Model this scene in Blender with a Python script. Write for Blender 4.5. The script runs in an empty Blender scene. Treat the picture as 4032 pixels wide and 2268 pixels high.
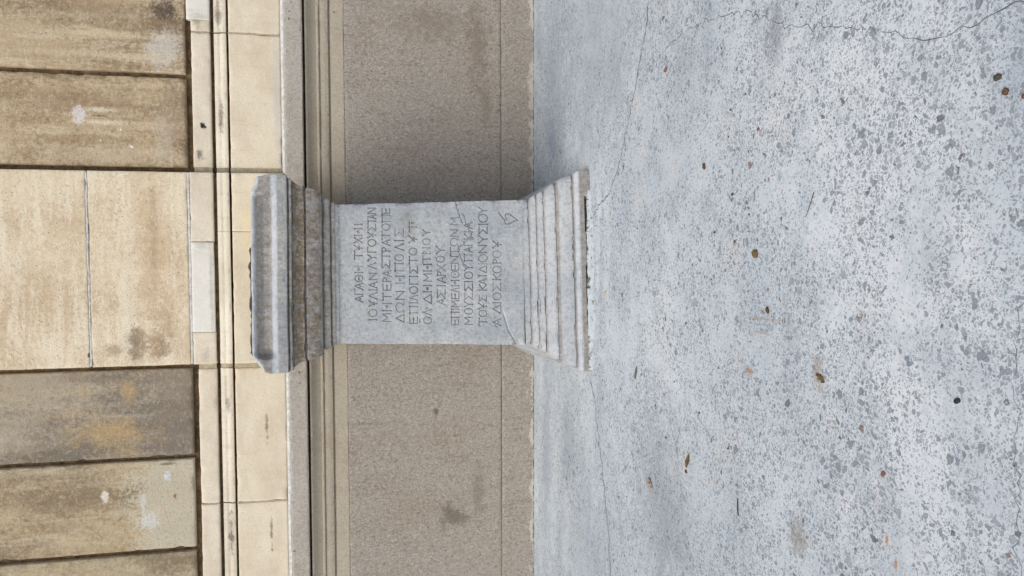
import bpy, bmesh, math, random
import numpy as np
from mathutils import Vector, Matrix

sc = bpy.context.scene
R = math.radians

# ------------------------------------------------------------------ camera (a phone held sideways, upright scene)
def look(tilt, yaw, roll):
    t, y, r = R(tilt), R(yaw), R(roll)
    f = Vector((-math.sin(y)*math.cos(t), math.cos(y)*math.cos(t), -math.sin(t)))
    rt = f.cross(Vector((0, 0, 1))).normalized()
    up = rt.cross(f)
    r2 = rt*math.cos(r) + up*math.sin(r)
    u2 = -rt*math.sin(r) + up*math.cos(r)
    return r2, u2, f
rt, up, fw = look(12.14, 3.01, -0.72)
cd = bpy.data.cameras.new("camera")
cam = bpy.data.objects.new("camera", cd)
sc.collection.objects.link(cam)
M = Matrix.Identity(4)
for i in range(3):
    M[i][0] = -up[i]; M[i][1] = rt[i]; M[i][2] = -fw[i]
M[0][3], M[1][3], M[2][3] = 0.0, -4.6805, 1.15
cam.matrix_world = M
cd.sensor_width = 36.0
cd.lens = 27.035
cd.clip_start = 0.05
cd.clip_end = 500.0
sc.camera = cam

# ------------------------------------------------------------------ sky, soft sun, exposure
SUN_EL, SUN_AZ = 47.0, 208.0          # azimuth clockwise from +Y (north)
world = bpy.data.worlds.new("World"); sc.world = world; world.use_nodes = True
wn = world.node_tree; wn.nodes.clear()
sky = wn.nodes.new("ShaderNodeTexSky"); sky.sky_type = 'NISHITA'; sky.sun_disc = False
sky.sun_elevation = R(SUN_EL); sky.sun_rotation = R(SUN_AZ)
sky.air_density = 1.0; sky.dust_density = 3.0; sky.ozone_density = 1.0
bg = wn.nodes.new("ShaderNodeBackground"); bg.inputs[1].default_value = 0.108
wo = wn.nodes.new("ShaderNodeOutputWorld")
wn.links.new(sky.outputs[0], bg.inputs[0]); wn.links.new(bg.outputs[0], wo.inputs[0])
sl = bpy.data.lights.new("sun", 'SUN'); sl.energy = 2.25; sl.angle = R(48); sl.color = (1.0, 0.97, 0.935)
so = bpy.data.objects.new("sun", sl); sc.collection.objects.link(so)
az, el = R(SUN_AZ), R(SUN_EL)
sd = Vector((math.sin(az)*math.cos(el), math.cos(az)*math.cos(el), math.sin(el)))
so.rotation_euler = sd.to_track_quat('Z', 'Y').to_euler()
sc.view_settings.view_transform = 'Standard'; sc.view_settings.look = 'None'
sc.view_settings.exposure = 0.0; sc.view_settings.gamma = 1.0
sc.view_settings.use_curve_mapping = False
sc.cycles.max_bounces = 8; sc.cycles.diffuse_bounces = 5
sc.cycles.use_denoising = True

# ------------------------------------------------------------------ small helpers
def lin(r, g=None, b=None):
    if g is None: g = b = r
    f = lambda c: (c/255/12.92) if c/255 <= .04045 else ((c/255+.055)/1.055)**2.4
    return (f(r), f(g), f(b), 1.0)

def _h(i, j, k):
    n = (i*374761393 + j*668265263 + k*2147483647*3 + 12345) & 0xffffffff
    n = ((n ^ (n >> 13))*1274126177) & 0xffffffff
    n = ((n ^ (n >> 16))*2246822519) & 0xffffffff
    return ((n ^ (n >> 15)) & 0xffff)/65535.0
def vnoise(p):
    p = np.asarray(p, float); i = np.floor(p).astype(np.int64); f = p-i; f = f*f*(3-2*f)
    o = 0
    for a in (0, 1):
        for b in (0, 1):
            for c in (0, 1):
                w = (f[..., 0] if a else 1-f[..., 0])*(f[..., 1] if b else 1-f[..., 1])*(f[..., 2] if c else 1-f[..., 2])
                o = o + w*_h(i[..., 0]+a, i[..., 1]+b, i[..., 2]+c)
    return o*2-1
def fbm(p, oct=4):
    p = np.asarray(p, float); s = 0; a = .5
    for k in range(oct):
        s = s + a*vnoise(p*2**k + 17.3*k); a *= .5
    return s
def smooth(a, b, x):
    t = np.clip((x-a)/(b-a), 0, 1); return t*t*(3-2*t)

def link(o, parent=None, mat=None):
    sc.collection.objects.link(o)
    if parent is not None: o.parent = parent
    if mat is not None:
        o.data.materials.clear(); o.data.materials.append(mat)
    return o
def mesh_obj(name, verts, faces, mat, parent=None, smooth_shade=True, attr=None):
    me = bpy.data.meshes.new(name)
    me.from_pydata([tuple(map(float, v)) for v in verts], [], faces)
    me.validate(); me.update()
    if smooth_shade:
        me.polygons.foreach_set('use_smooth', [True]*len(me.polygons))
        try: me.set_sharp_from_angle(angle=R(38))
        except Exception: pass
    if attr:
        for k, v in attr.items():
            a = me.attributes.new(k, 'FLOAT', 'POINT'); a.data.foreach_set('value', np.asarray(v, np.float32))
    return link(bpy.data.objects.new(name, me), parent, mat)
def empty(name, loc=(0, 0, 0), rz=0):
    o = bpy.data.objects.new(name, None); sc.collection.objects.link(o)
    o.location = loc; o.rotation_euler = (0, 0, rz); o.empty_display_size = .1
    return o
def tag(o, label=None, cat=None, group=None, kind=None):
    if label: o['label'] = label
    if cat: o['category'] = cat
    if group: o['group'] = group
    if kind: o['kind'] = kind
    return o

# ------------------------------------------------------------------ node helper
class NT:
    def __init__(s, name, rough=.85):
        s.m = bpy.data.materials.new(name); s.m.use_nodes = True
        s.t = s.m.node_tree; s.t.nodes.clear()
        s.out = s.n('ShaderNodeOutputMaterial'); s.b = s.n('ShaderNodeBsdfPrincipled')
        s.b.inputs['Roughness'].default_value = rough
        s.b.inputs['Specular IOR Level'].default_value = .25
        s.t.links.new(s.b.outputs[0], s.out.inputs[0])
        s.P = s.n('ShaderNodeTexCoord').outputs['Object']
    def n(s, k): return s.t.nodes.new(k)
    def set(s, sock, v):
        if isinstance(v, bpy.types.NodeSocket): s.t.links.new(v, sock)
        else: sock.default_value = v
    def math(s, op, a, b=0., c=0., clamp=False):
        n = s.n('ShaderNodeMath'); n.operation = op; n.use_clamp = clamp
        for i, v in enumerate((a, b, c)): s.set(n.inputs[i], v)
        return n.outputs[0]
    def vmath(s, op, a, b=(0, 0, 0), scale=None):
        n = s.n('ShaderNodeVectorMath'); n.operation = op
        s.set(n.inputs[0], a)
        if scale is not None: s.set(n.inputs['Scale'], scale)
        else: s.set(n.inputs[1], b)
        return n.outputs['Value'] if op in ('LENGTH', 'DISTANCE') else n.outputs[0]
    def vec(s, scale=(1, 1, 1), loc=(0, 0, 0), rot=(0, 0, 0), src=None):
        n = s.n('ShaderNodeMapping'); s.set(n.inputs[0], src or s.P)
        n.inputs['Location'].default_value = loc; n.inputs['Rotation'].default_value = rot; n.inputs['Scale'].default_value = scale
        return n.outputs[0]
    def noise(s, v=None, scale=5., detail=4., rough=.55, dist=0., color=False):
        n = s.n('ShaderNodeTexNoise'); s.set(n.inputs['Vector'], v or s.P)
        n.inputs['Scale'].default_value = scale; n.inputs['Detail'].default_value = detail
        n.inputs['Roughness'].default_value = rough; n.inputs['Distortion'].default_value = dist
        return n.outputs['Color'] if color else n.outputs['Fac']
    def vor(s, v, scale, feature='F1', rnd=1.):
        n = s.n('ShaderNodeTexVoronoi'); n.feature = feature; s.set(n.inputs['Vector'], v)
        n.inputs['Scale'].default_value = scale; n.inputs['Randomness'].default_value = rnd
        return n.outputs['Distance'], (n.outputs['Color'] if feature != 'DISTANCE_TO_EDGE' else None)
    def map(s, v, a, b, c=0., d=1., mode='SMOOTHSTEP'):
        n = s.n('ShaderNodeMapRange'); n.interpolation_type = mode
        s.set(n.inputs['Value'], v)
        for i, x in zip((1, 2, 3, 4), (a, b, c, d)): s.set(n.inputs[i], x)
        return n.outputs[0]
    def mix(s, f, a, b, blend='MIX'):
        n = s.n('ShaderNodeMix'); n.data_type = 'RGBA'; n.blend_type = blend
        s.set(n.inputs[0], f); s.set(n.inputs[6], a); s.set(n.inputs[7], b)
        return n.outputs[2]
    def sep(s, v):
        n = s.n('ShaderNodeSeparateXYZ'); s.set(n.inputs[0], v); return n.outputs
    def attr(s, name):
        n = s.n('ShaderNodeAttribute'); n.attribute_name = name; return n.outputs['Fac']
    def bump(s, h, strength=.5, dist=.01, prev=None):
        n = s.n('ShaderNodeBump'); n.inputs['Strength'].default_value = strength; n.inputs['Distance'].default_value = dist
        s.set(n.inputs['Height'], h)
        if prev is not None: s.set(n.inputs['Normal'], prev)
        return n.outputs[0]
    def blob(s, x, z, rx, rz, soft=.6, warp=.35, wscale=9., y=None, power=1.0):
        """an irregular patch round (x, z): 1 in the middle, 0 outside"""
        q = s.vmath('SUBTRACT', s.P, (x, 0 if y is None else y, z))
        q = s.vmath('MULTIPLY', q, (1/rx, 0 if y is None else 1/rz, 1/rz if y is None else 0))
        d = s.vmath('LENGTH', q)
        w = s.noise(s.P, wscale, 5, .65)
        d = s.math('ADD', d, s.math('MULTIPLY', s.math('SUBTRACT', w, .5), warp*4))
        d = s.math('ADD', d, s.math('MULTIPLY', s.math('SUBTRACT', s.noise(s.P, 64, 5, .75), .5), 1.9))
        return s.map(d, 1.0, 1.0-soft, 0., power)
    def objrand(s):
        return s.n('ShaderNodeObjectInfo').outputs['Random']
    def done(s, col, normal=None):
        s.set(s.b.inputs['Base Color'], col)
        if normal is not None: s.set(s.b.inputs['Normal'], normal)
        return s.m

# ------------------------------------------------------------------ materials
def ashlar_mat(name, seed, base, dark, light, streak=1., gold=None, patches=(), vein=False, dirt=.5):
    """old sandstone: long rain streaks down the block (or level veins on the pilaster), grain, stains"""
    t = NT(name, .9)
    off = (seed*3.17, seed*1.3, seed*2.11)
    grain = t.noise(t.vec((1.0, 1, .75) if not vein else (.8, 1, 1.), off), 48, 6, .8, .4)
    gs = t.math('MULTIPLY', t.math('SUBTRACT', grain, .5), .55)
    big = t.noise(t.vec((1.2, 1, .55), off), 2.2, 5, .65)
    c = t.mix(t.map(t.math('ADD', big, gs), .36, .62), dark, base)
    sv = t.vec((7.5, 2, .6) if not vein else (.8, 2, 5.5), off)
    st = t.noise(sv, 2.1, 7, .68, .35)
    c = t.mix(t.math('MULTIPLY', t.map(t.math('ADD', st, gs), .45, .72 if not vein else .62), (.62 if not vein else .85)*streak), c, light)
    st2 = t.noise(t.vec((16, 3, .9) if not vein else (1.2, 3, 13), off), 2.0, 7, .72, .2)
    c = t.mix(t.math('MULTIPLY', t.map(t.math('ADD', st2, gs), .50, .75), .60*streak*dirt), c, dark)
    if gold:
        g = t.noise(t.vec((1.5, 1, .8), (off[1], 3, off[0])), 3.0, 6, .65)
        c = t.mix(t.math('MULTIPLY', t.map(t.math('ADD', g, gs), .48, .74), .55), c, gold)
    for (x, z, rx, rz, col, amt, soft, warp) in patches:
        c = t.mix(t.math('MULTIPLY', t.blob(x, z, rx, rz, soft, warp), amt), c, col)
    g1 = t.noise(t.vec((1.3, 1, 1), off), 95, 5, .8)
    g2 = t.noise(t.vec((1, 1, 1.6), off), 34, 7, .8)
    c = t.mix(t.math('MULTIPLY', t.map(g1, .48, .68), .50), c, dark)
    c = t.mix(t.math('MULTIPLY', t.map(g2, .50, .68), .50), c, light)
    pit = t.noise(t.P, 120, 2, .5)
    c = t.mix(t.math('MULTIPLY', t.map(pit, .64, .72), .55), c, lin(76, 66, 54))
    h = t.math('ADD', t.math('MULTIPLY', g1, .5), t.math('MULTIPLY', g2, .8))
    return t.done(c, t.bump(h, .5, .012))

def cream_mat(name, base, dark, patches=(), spots=.4, seed=0.):
    t = NT(name, .85)
    off = (seed, seed*2, seed*.7)
    r = t.objrand()
    big = t.noise(t.vec((.7, 1, 1.3), off), 3.5, 5, .6)
    c = t.mix(t.map(big, .35, .68), base, t.mix(.5, base, dark))
    c = t.mix(t.math('MULTIPLY', r, .22), c, lin(196, 186, 172))
    st = t.noise(t.vec((9, 2, 1.2), off), 2.4, 5, .65, .3)
    c = t.mix(t.math('MULTIPLY', t.map(st, .52, .75), .35), c, dark)
    g1 = t.noise(t.P, 95, 4, .75)
    c = t.mix(t.math('MULTIPLY', t.map(g1, .48, .70), .45), c, dark)
    g4 = t.noise(t.vec((1, 1, 1.3), off), 36, 6, .8)
    c = t.mix(t.math('MULTIPLY', t.map(g4, .50, .70), .45), c, lin(232, 226, 212))
    sp = t.noise(t.vec((1, 1, .8), off), 13, 7, .8)
    c = t.mix(t.math('MULTIPLY', t.map(sp, .635, .72), spots), c, lin(92, 84, 76))
    for (x, z, rx, rz, col, amt, soft, warp) in patches:
        c = t.mix(t.math('MULTIPLY', t.blob(x, z, rx, rz, soft, warp, 22), amt), c, col)
    g2 = t.noise(t.P, 40, 5, .7)
    return t.done(c, t.bump(t.math('ADD', g1, g2), .22, .008))

def dado_mat(name, base, dark, light, rough_amt=1., margin=False, patches=(), foot=False):
    """grey-brown bush-hammered stone, speckled"""
    t = NT(name, .92)
    big = t.noise(t.vec((1, 1, .6)), 1.6, 5, .6)
    c = t.mix(t.map(big, .3, .7), base, t.mix(.45, base, lin(168, 158, 142)))
    warm = t.noise(t.vec((1, 1, .7), (4, 2, 1)), 3.1, 4, .6)
    c = t.mix(t.math('MULTIPLY', t.map(warm, .5, .72), .45), c, lin(158, 140, 122))
    g = t.noise(t.vec((1.25, 1, .85)), 66, 5, .78, 1.1)
    f = t.noise(t.vec((1, 1, 1)), 170, 3, .7)
    c = t.mix(t.math('MULTIPLY', t.map(g, .50, .62), .66*rough_amt), c, dark)
    c = t.mix(t.math('MULTIPLY', t.map(g, .48, .36), .62*rough_amt), c, light)
    c = t.mix(t.math('MULTIPLY', t.map(f, .52, .66), .6), c, dark)
    vs = t.noise(t.vec((7, 1, .9), (2, 0, 6)), 2.2, 6, .7, .3)
    c = t.mix(t.math('MULTIPLY', t.map(t.math('ADD', vs, t.math('MULTIPLY', t.math('SUBTRACT', g, .5), .4)), .52, .76), .40*rough_amt), c, lin(120, 108, 94))
    sp = t.noise(t.vec((1, 1, 1), (9, 9, 9)), 38, 2, .5)
    c = t.mix(t.math('MULTIPLY', t.map(sp, .70, .76), .75), c, lin(70, 62, 54))
    for (x, z, rx, rz, col, amt, soft, warp) in patches:
        c = t.mix(t.math('MULTIPLY', t.blob(x, z, rx, rz, soft, warp, 14), amt), c, col)
    if foot:            # crumbled pale mortar along the paving
        z = t.sep(t.P)[2]
        m = t.map(t.math('ADD', z, t.math('MULTIPLY', t.math('SUBTRACT', t.noise(t.vec((1, 1, 2)), 7, 8, .78), .5), .26)), .022, .012)
        c = t.mix(t.math('MULTIPLY', m, .75), c, lin(208, 204, 190))
        m = t.map(t.math('ADD', z, t.math('MULTIPLY', t.math('SUBTRACT', t.noise(t.vec((1, 1, 2), (5, 5, 5)), 26, 5, .75), .5), .05)), .008, .002)
        c = t.mix(t.math('MULTIPLY', m, .8), c, lin(84, 82, 74))
    h = t.math('ADD', t.math('MULTIPLY', g, -1.), t.math('MULTIPLY', f, -.35))
    return t.done(c, t.bump(h, .55*rough_amt, .016))

def marble_mat():
    t = NT('grey_marble', .8)
    big = t.noise(t.vec((1.4, 1, 1)), 3.2, 5, .6, .4)
    c = t.mix(t.map(big, .32, .68), lin(160, 166, 171), lin(183, 185, 185))
    bl = t.noise(t.vec((1, 1, 1.4), (7, 1, 3)), 6.0, 6, .65, .6)
    c = t.mix(t.math('MULTIPLY', t.map(bl, .48, .70), .45), c, lin(160, 167, 177))
    sc1 = t.noise(t.vec((3.2, 3, 1.2), (0, 0, 0), (0, R(38), 0)), 11, 5, .7, .3)
    c = t.mix(t.math('MULTIPLY', t.map(sc1, .54, .72), .40), c, lin(204, 208, 212))
    g = t.noise(t.P, 60, 6, .8)
    c = t.mix(t.math('MULTIPLY', t.map(g, .47, .60), .55), c, lin(130, 132, 132))
    sc2 = t.noise(t.vec((4, 3, 1.1), (5, 0, 2), (0, R(-52), 0)), 22, 5, .75, .4)
    c = t.mix(t.math('MULTIPLY', t.map(sc2, .55, .68), .42), c, lin(206, 210, 213))
    g3 = t.noise(t.P, 150, 3, .7)
    c = t.mix(t.math('MULTIPLY', t.map(g3, .53, .70), .42), c, lin(200, 202, 204))
    # old lichen stain plus painted underside shade and warm bounce, blotchy, streaked downwards (strength painted per vertex)
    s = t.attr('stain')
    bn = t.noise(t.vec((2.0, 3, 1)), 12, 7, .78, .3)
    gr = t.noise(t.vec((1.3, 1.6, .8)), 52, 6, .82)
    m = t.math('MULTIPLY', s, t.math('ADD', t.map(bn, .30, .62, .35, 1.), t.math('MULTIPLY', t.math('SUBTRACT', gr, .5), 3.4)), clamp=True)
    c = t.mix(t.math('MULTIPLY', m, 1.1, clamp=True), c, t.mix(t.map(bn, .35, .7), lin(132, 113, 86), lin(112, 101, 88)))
    pale = t.attr('pale')  # pale blotches on the die; painted highlights on upward-facing mouldings
    pm = t.math('MULTIPLY', pale, t.map(t.noise(t.P, 24, 5, .7), .36, .56, .25, 1.), clamp=True)
    c = t.mix(t.math('MULTIPLY', pm, .55), c, lin(210, 213, 217))
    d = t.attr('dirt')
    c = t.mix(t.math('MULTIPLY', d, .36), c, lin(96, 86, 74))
    h = t.math('ADD', g, t.math('MULTIPLY', g3, .4))
    return t.done(c, t.bump(h, .3, .01))

def ground_mat():
    """pale cement with exposed grey aggregate"""
    t = NT('exposed_aggregate_concrete', .9)
    P2 = t.vmath('MULTIPLY', t.P, (1, 1, 0))
    warp = t.vmath('SUBTRACT', t.noise(P2, 55, 3, .6, color=True), (.5, .5, .5))
    Q = t.vmath('ADD', P2, t.vmath('SCALE', warp, scale=.012))
    big = t.noise(P2, 1.1, 5, .6, .3)
    mid = t.noise(t.vec((1, 1, 0), (3, 7, 0)), 4.3, 6, .65, .4)
    cem = t.mix(t.map(big, .34, .66), lin(202, 210, 214), lin(188, 198, 204))
    cem = t.mix(t.math('MULTIPLY', t.map(mid, .5, .74), .55), cem, lin(216, 213, 208))
    fine = t.noise(P2, 120, 5, .75)
    cem = t.mix(t.math('MULTIPLY', t.map(fine, .46, .66), .42), cem, lin(176, 181, 186))
    for (x, y, rx, ry, cc, amt) in CEMENT_PATCHES:
        cem = t.mix(t.math('MULTIPLY', t.blob(x, 0, rx, ry, .9, .6, 6, y=y), amt), cem, cc)
    col = cem
    hsum = t.math('MULTIPLY', fine, .3)
    cover = t.noise(t.vec((1, 1, 0), (11, 2, 0)), 2.6, 6, .68, .5)      # cement skin hides the stones in places
    cov2 = t.noise(t.vec((1, 1, 0), (1, 22, 0)), 9.0, 5, .65, .3)
    vis = t.map(t.math('ADD', t.math('MULTIPLY', cover, .55), t.math('MULTIPLY', cov2, .45)), .41, .53, .16, 1.)
    for sc_, gate, thr, amt, o in ((185, .26, .08, .62, 5.), (118, .33, .08, .70, 2.), (74, .54, .08, .78, 9.), (46, .82, .07, .82, 0.)):
        V = t.vmath('ADD', Q, (o, o*1.7, 0))
        de, _ = t.vor(V, sc_, 'DISTANCE_TO_EDGE')
        _, cc = t.vor(V, sc_, 'F1')
        r = t.sep(cc)
        on = t.math('GREATER_THAN', r[0], t.math('ADD', gate, t.math('MULTIPLY', t.math('SUBTRACT', 1.0, vis), .55)))
        shrink = t.math('MULTIPLY_ADD', r[1], .16, thr)
        m = t.math('MULTIPLY', t.map(de, shrink, t.math('ADD', shrink, .05)), on)
        rim = t.math('MULTIPLY', t.map(de, t.math('ADD', shrink, .02), t.math('ADD', shrink, .14), 1., 0.), m)
        g = t.mix(r[2], lin(124, 132, 139), lin(164, 172, 179))
        g = t.mix(t.math('MULTIPLY', t.noise(V, sc_*2.5, 3, .6), .35), g, lin(120, 124, 130))
        g = t.mix(t.math('MULTIPLY', rim, .5), g, lin(100, 105, 110))
        g = t.mix(t.math('GREATER_THAN', t.math('FRACT', t.math('MULTIPLY', r[2], 37.7)), .988), g, lin(128, 100, 86))
        g = t.mix(t.math('GREATER_THAN', t.math('FRACT', t.math('MULTIPLY', r[1], 53.1)), .955), g, lin(92, 92, 94))
        col = t.mix(t.math('MULTIPLY', m, amt), col, g)
        hsum = t.math('ADD', hsum, t.math('MULTIPLY', m, -.25))
    # soiling: grey-brown blotches, rust spots, old brown drip
    so_ = t.noise(t.vec((1.1, 2.2, 0), (5, 1, 0)), 2.0, 6, .68, .4)
    col = t.mix(t.math('MULTIPLY', t.map(t.math('ADD', so_, t.math('MULTIPLY', t.math('SUBTRACT', fine, .5), .5)), .47, .76), .42), col, lin(138, 146, 156))
    for (x, y, rx, ry, cc, amt) in GROUND_STAINS:
        col = t.mix(t.math('MULTIPLY', t.blob(x, 0, rx, ry, .8, .5, 26, y=y), amt), col, cc)
    return t.done(col, t.bump(hsum, .3, .006))

def plain_mat(name, a, b, scale=40, rough=.85, bump=.3):
    t = NT(name, rough)
    n = t.noise(t.P, scale, 5, .7)
    return t.done(t.mix(t.map(n, .35, .65), a, b), t.bump(n, bump, .004))

# ------------------------------------------------------------------ the ground
GROUND_STAINS = [
    (-.31, -2.97, .06, .035, lin(150, 132, 106), .5), (-.92, -1.90, .05, .05, lin(150, 132, 106), .5),
    (-.36, -2.645, .012, .035, lin(172, 112, 58), .7), (-.34, -2.60, .010, .02, lin(172, 112, 58), .6),
    (-.20, -2.72, .008, .12, lin(160, 136, 110), .5), (-.24, -2.70, .006, .08, lin(160, 136, 110), .5),
    (-.76, -2.90, .07, .06, lin(134, 124, 110), .6), (-.64, -3.235, .022, .007, lin(178, 126, 66), .8), (-.68, -3.265, .022, .006, lin(178, 126, 66), .8),
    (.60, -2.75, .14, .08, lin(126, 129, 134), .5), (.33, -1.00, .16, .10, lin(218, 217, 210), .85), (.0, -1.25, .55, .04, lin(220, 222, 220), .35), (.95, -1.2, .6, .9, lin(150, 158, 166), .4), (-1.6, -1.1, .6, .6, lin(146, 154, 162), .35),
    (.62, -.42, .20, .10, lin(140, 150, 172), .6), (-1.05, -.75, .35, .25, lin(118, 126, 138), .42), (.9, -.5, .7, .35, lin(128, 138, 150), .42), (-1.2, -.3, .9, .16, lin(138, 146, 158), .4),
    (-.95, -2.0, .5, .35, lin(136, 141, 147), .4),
]
CEMENT_PATCHES = [                       # cleaner, whiter cement skin
    (.15, -3.15, .8, .45, lin(222, 225, 226), .7), (-.5, -3.35, .5, .25, lin(220, 223, 224), .6), (-.35, -2.0, .5, .3, lin(216, 220, 221), .5),
    (.45, -2.75, .3, .25, lin(220, 221, 220), .5)]
g_mat = ground_mat()
def ground_height(x, y):
    return .0035*fbm(np.stack([x*1.3, y*1.3, 0*x], -1), 3)
xs = np.concatenate([np.linspace(-60, -3.2, 10)[:-1], np.linspace(-3.2, 2.8, 151), np.linspace(2.8, 60, 10)[1:]])
ys = np.concatenate([np.linspace(-60, -4.2, 8)[:-1], np.linspace(-4.2, .1, 120), np.linspace(.1, 60, 8)[1:]])
X, Y = np.meshgrid(xs, ys)
Z = ground_height(X, Y); Z = np.where(Y > -.03, 0, Z)
nx, ny = len(xs), len(ys)
gv = np.stack([X, Y, Z], -1).reshape(-1, 3)
gf = [(j*nx+i, j*nx+i+1, (j+1)*nx+i+1, (j+1)*nx+i) for j in range(ny-1) for i in range(nx-1)]
ground = mesh_obj('ground', gv, gf, g_mat)
tag(ground, kind='structure')

# ------------------------------------------------------------------ the wall
wall = empty('stone_wall', (0, 0, 0))
tag(wall, 'weathered brown and cream stone wall with central pilaster and moulded dado behind the grey altar', 'wall')

def panel(name, x0, x1, z0, z1, yf, mat, yb=.06, step=.014, er=.004, amp=.0012, chip=.004, seed=0., holes=None):
    """one dressed stone: a front face with worn edges and its four returns"""
    nx = max(3, int((x1-x0)/step)+1); nz = max(3, int((z1-z0)/step)+1)
    # closer rows beside the arrises
    def axis(a, b, n):
        v = np.linspace(a, b, n); return np.unique(np.concatenate([v, [a+er*.35, a+er, b-er*.35, b-er]]))
    ax, az_ = axis(x0, x1, nx), axis(z0, z1, nz)
    XX, ZZ = np.meshgrid(ax, az_)
    e = np.minimum(np.minimum(XX-x0, x1-XX), np.minimum(ZZ-z0, z1-ZZ))
    q = np.stack([XX*11+seed, 0*XX+seed*2, ZZ*11], -1)
    w = np.maximum(0, fbm(q*2.2, 4)-.10)*chip*7
    y = yf + amp*2*fbm(q*1.6, 4) + er*(1-np.clip(e/er, 0, 1))**2 + w*np.exp(-e/.008)
    # the outline itself wavers a little
    jx = .0016*fbm(np.stack([XX*7, ZZ*9, 0*XX+seed], -1), 3); jz = .0016*fbm(np.stack([XX*9, ZZ*7, 0*XX+seed+9], -1), 3)
    v = np.stack([XX+jx, y, ZZ+jz], -1)
    n1, n0 = v.shape[1], v.shape[0]
    verts = v.reshape(-1, 3).tolist()
    faces = [(j*n1+i, j*n1+i+1, (j+1)*n1+i+1, (j+1)*n1+i) for j in range(n0-1) for i in range(n1-1)]
    rim = [i for i in range(n1)] + [j*n1+n1-1 for j in range(1, n0)] + [(n0-1)*n1+i for i in range(n1-2, -1, -1)] + [j*n1 for j in range(n0-2, 0, -1)]
    base = len(verts)
    verts += [(verts[k][0], yb, verts[k][2]) for k in rim]
    m = len(rim)
    for a in range(m):
        b = (a+1) % m
        faces.append((rim[b], rim[a], base+a, base+b))
    return mesh_obj(name, verts, faces, mat, wall)

def extrude(name, prof, x0, x1, mat, step=.012, amp=.0010, chip=.003, seed=0., caps=True):
    """a moulding: profile [(y, z)] bottom to top, drawn along the wall with worn arrises"""
    # resample the profile and round the corners slightly
    pts = []
    for k, (a, b) in enumerate(zip(prof[:-1], prof[1:])):
        L = math.hypot(b[0]-a[0], b[1]-a[1]); n = max(1, int(L/.006))
        for i in range(n): pts.append((a[0]+(b[0]-a[0])*i/n, a[1]+(b[1]-a[1])*i/n))
    pts.append(prof[-1])
    pts = np.array(pts)
    # convexity: how far a point stands out of its neighbours
    ext = pts.copy(); ext[1:-1] = (pts[:-2]+pts[2:])/2
    conv = np.clip((ext[:, 0]-pts[:, 0])/.003, 0, 1)
    ax = np.arange(0, int((x1-x0)/step)+2); ax = x0+(x1-x0)*ax/ax[-1]
    XX = np.repeat(ax[:, None], len(pts), 1); YY = np.repeat(pts[None, :, 0], len(ax), 0); ZZ = np.repeat(pts[None, :, 1], len(ax), 0)
    q = np.stack([XX*13+seed, YY*13, ZZ*13], -1)
    d = amp*2*fbm(q*1.4, 4) + conv[None, :]*np.maximum(0, fbm(q*1.9+5, 4)-.05)*chip*5
    Y2 = YY+d; Z2 = ZZ+.0012*fbm(np.stack([XX*6, 0*XX+seed, ZZ*2], -1), 3)
    n1 = len(pts); v = np.stack([XX, Y2, Z2], -1).reshape(-1, 3).tolist()
    faces = [(i*n1+k, (i+1)*n1+k, (i+1)*n1+k+1, i*n1+k+1) for i in range(len(ax)-1) for k in range(n1-1)]
    b0 = len(v)
    for x in (x0, x1): v += [(x, .08, prof[0][1]), (x, .08, prof[-1][1])]
    L = (len(ax)-1)*n1
    faces += [list(range(n1-1, -1, -1))+[b0, b0+1], list(range(L, L+n1))+[b0+3, b0+2]]
    return mesh_obj(name, v, faces, mat, wall)

def zc(z, y):            # heights were read off the plane of the dado; set them back for stones standing proud
    return 1.15+(z-1.15)*(4.68+y)/4.68

XL, XR = -5.2, 4.6                         # the built run of wall
PX0, PX1 = -.655, .430                     # the pilaster
# materials of the wall
BR = lin
m_dirt = plain_mat('dark_joint_dirt', lin(118, 99, 75), lin(76, 63, 48), 30, .95)
m_mortar = plain_mat('white_mortar', lin(212, 213, 212), lin(180, 178, 170), 40, .9)
m_mortar2 = plain_mat('grey_mortar', lin(186, 174, 150), lin(160, 148, 124), 45, .9)
WH = lin(232, 230, 226)
blkR2 = ashlar_mat('sandstone_brown', 1.0, lin(194, 174, 143), lin(136, 113, 86), lin(218, 204, 176), .95, lin(188, 162, 122),
    [(.80, 2.62, .12, .55, lin(132, 108, 80), .55, .9, .3), (.52, 2.45, .10, .7, lin(214, 198, 170), .6, .9, .3),
     (.735, 2.575, .062, .042, lin(218, 212, 210), .9, .45, .12), (.768, 2.47, .020, .14, lin(222, 210, 186), .9, .9, .15), (.700, 2.44, .020, .20, lin(222, 208, 184), .9, .9, .15), (.7, 2.025, .4, .035, lin(120, 106, 90), .6, .9, .4), (.735, 2.47, .007, .05, lin(128, 102, 62), .8, .5, .1),
     (.60, 2.14, .30, .09, lin(196, 186, 170), .5, .9, .3), (.80, 2.08, .25, .10, lin(142, 128, 110), .4, .9, .4),
     (.662, 2.365, .008, .006, WH, .95, .3, .1), (.57, 2.31, .010, .012, WH, .95, .3, .3), (.60, 2.47, .007, .004, WH, .9, .3, .1)])
blkR1 = ashlar_mat('sandstone_streaked', 2.3, lin(186, 165, 134), lin(134, 113, 88), lin(220, 206, 178), 1.25, None,
    [(1.33, 2.13, .10, .13, lin(70, 62, 58), .9, .8, .45), (1.12, 2.13, .14, .13, lin(208, 204, 194), .7, .7, .35),
     (1.18, 2.46, .035, .6, lin(214, 198, 166), .6, .9, .2), (1.07, 2.4, .03, .6, lin(216, 202, 172), .6, .9, .2), (1.30, 2.5, .10, .5, lin(128, 106, 84), .5, .9, .3),
     (1.24, 2.495, .010, .010, lin(104, 80, 50), .9, .4, .3)])
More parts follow.
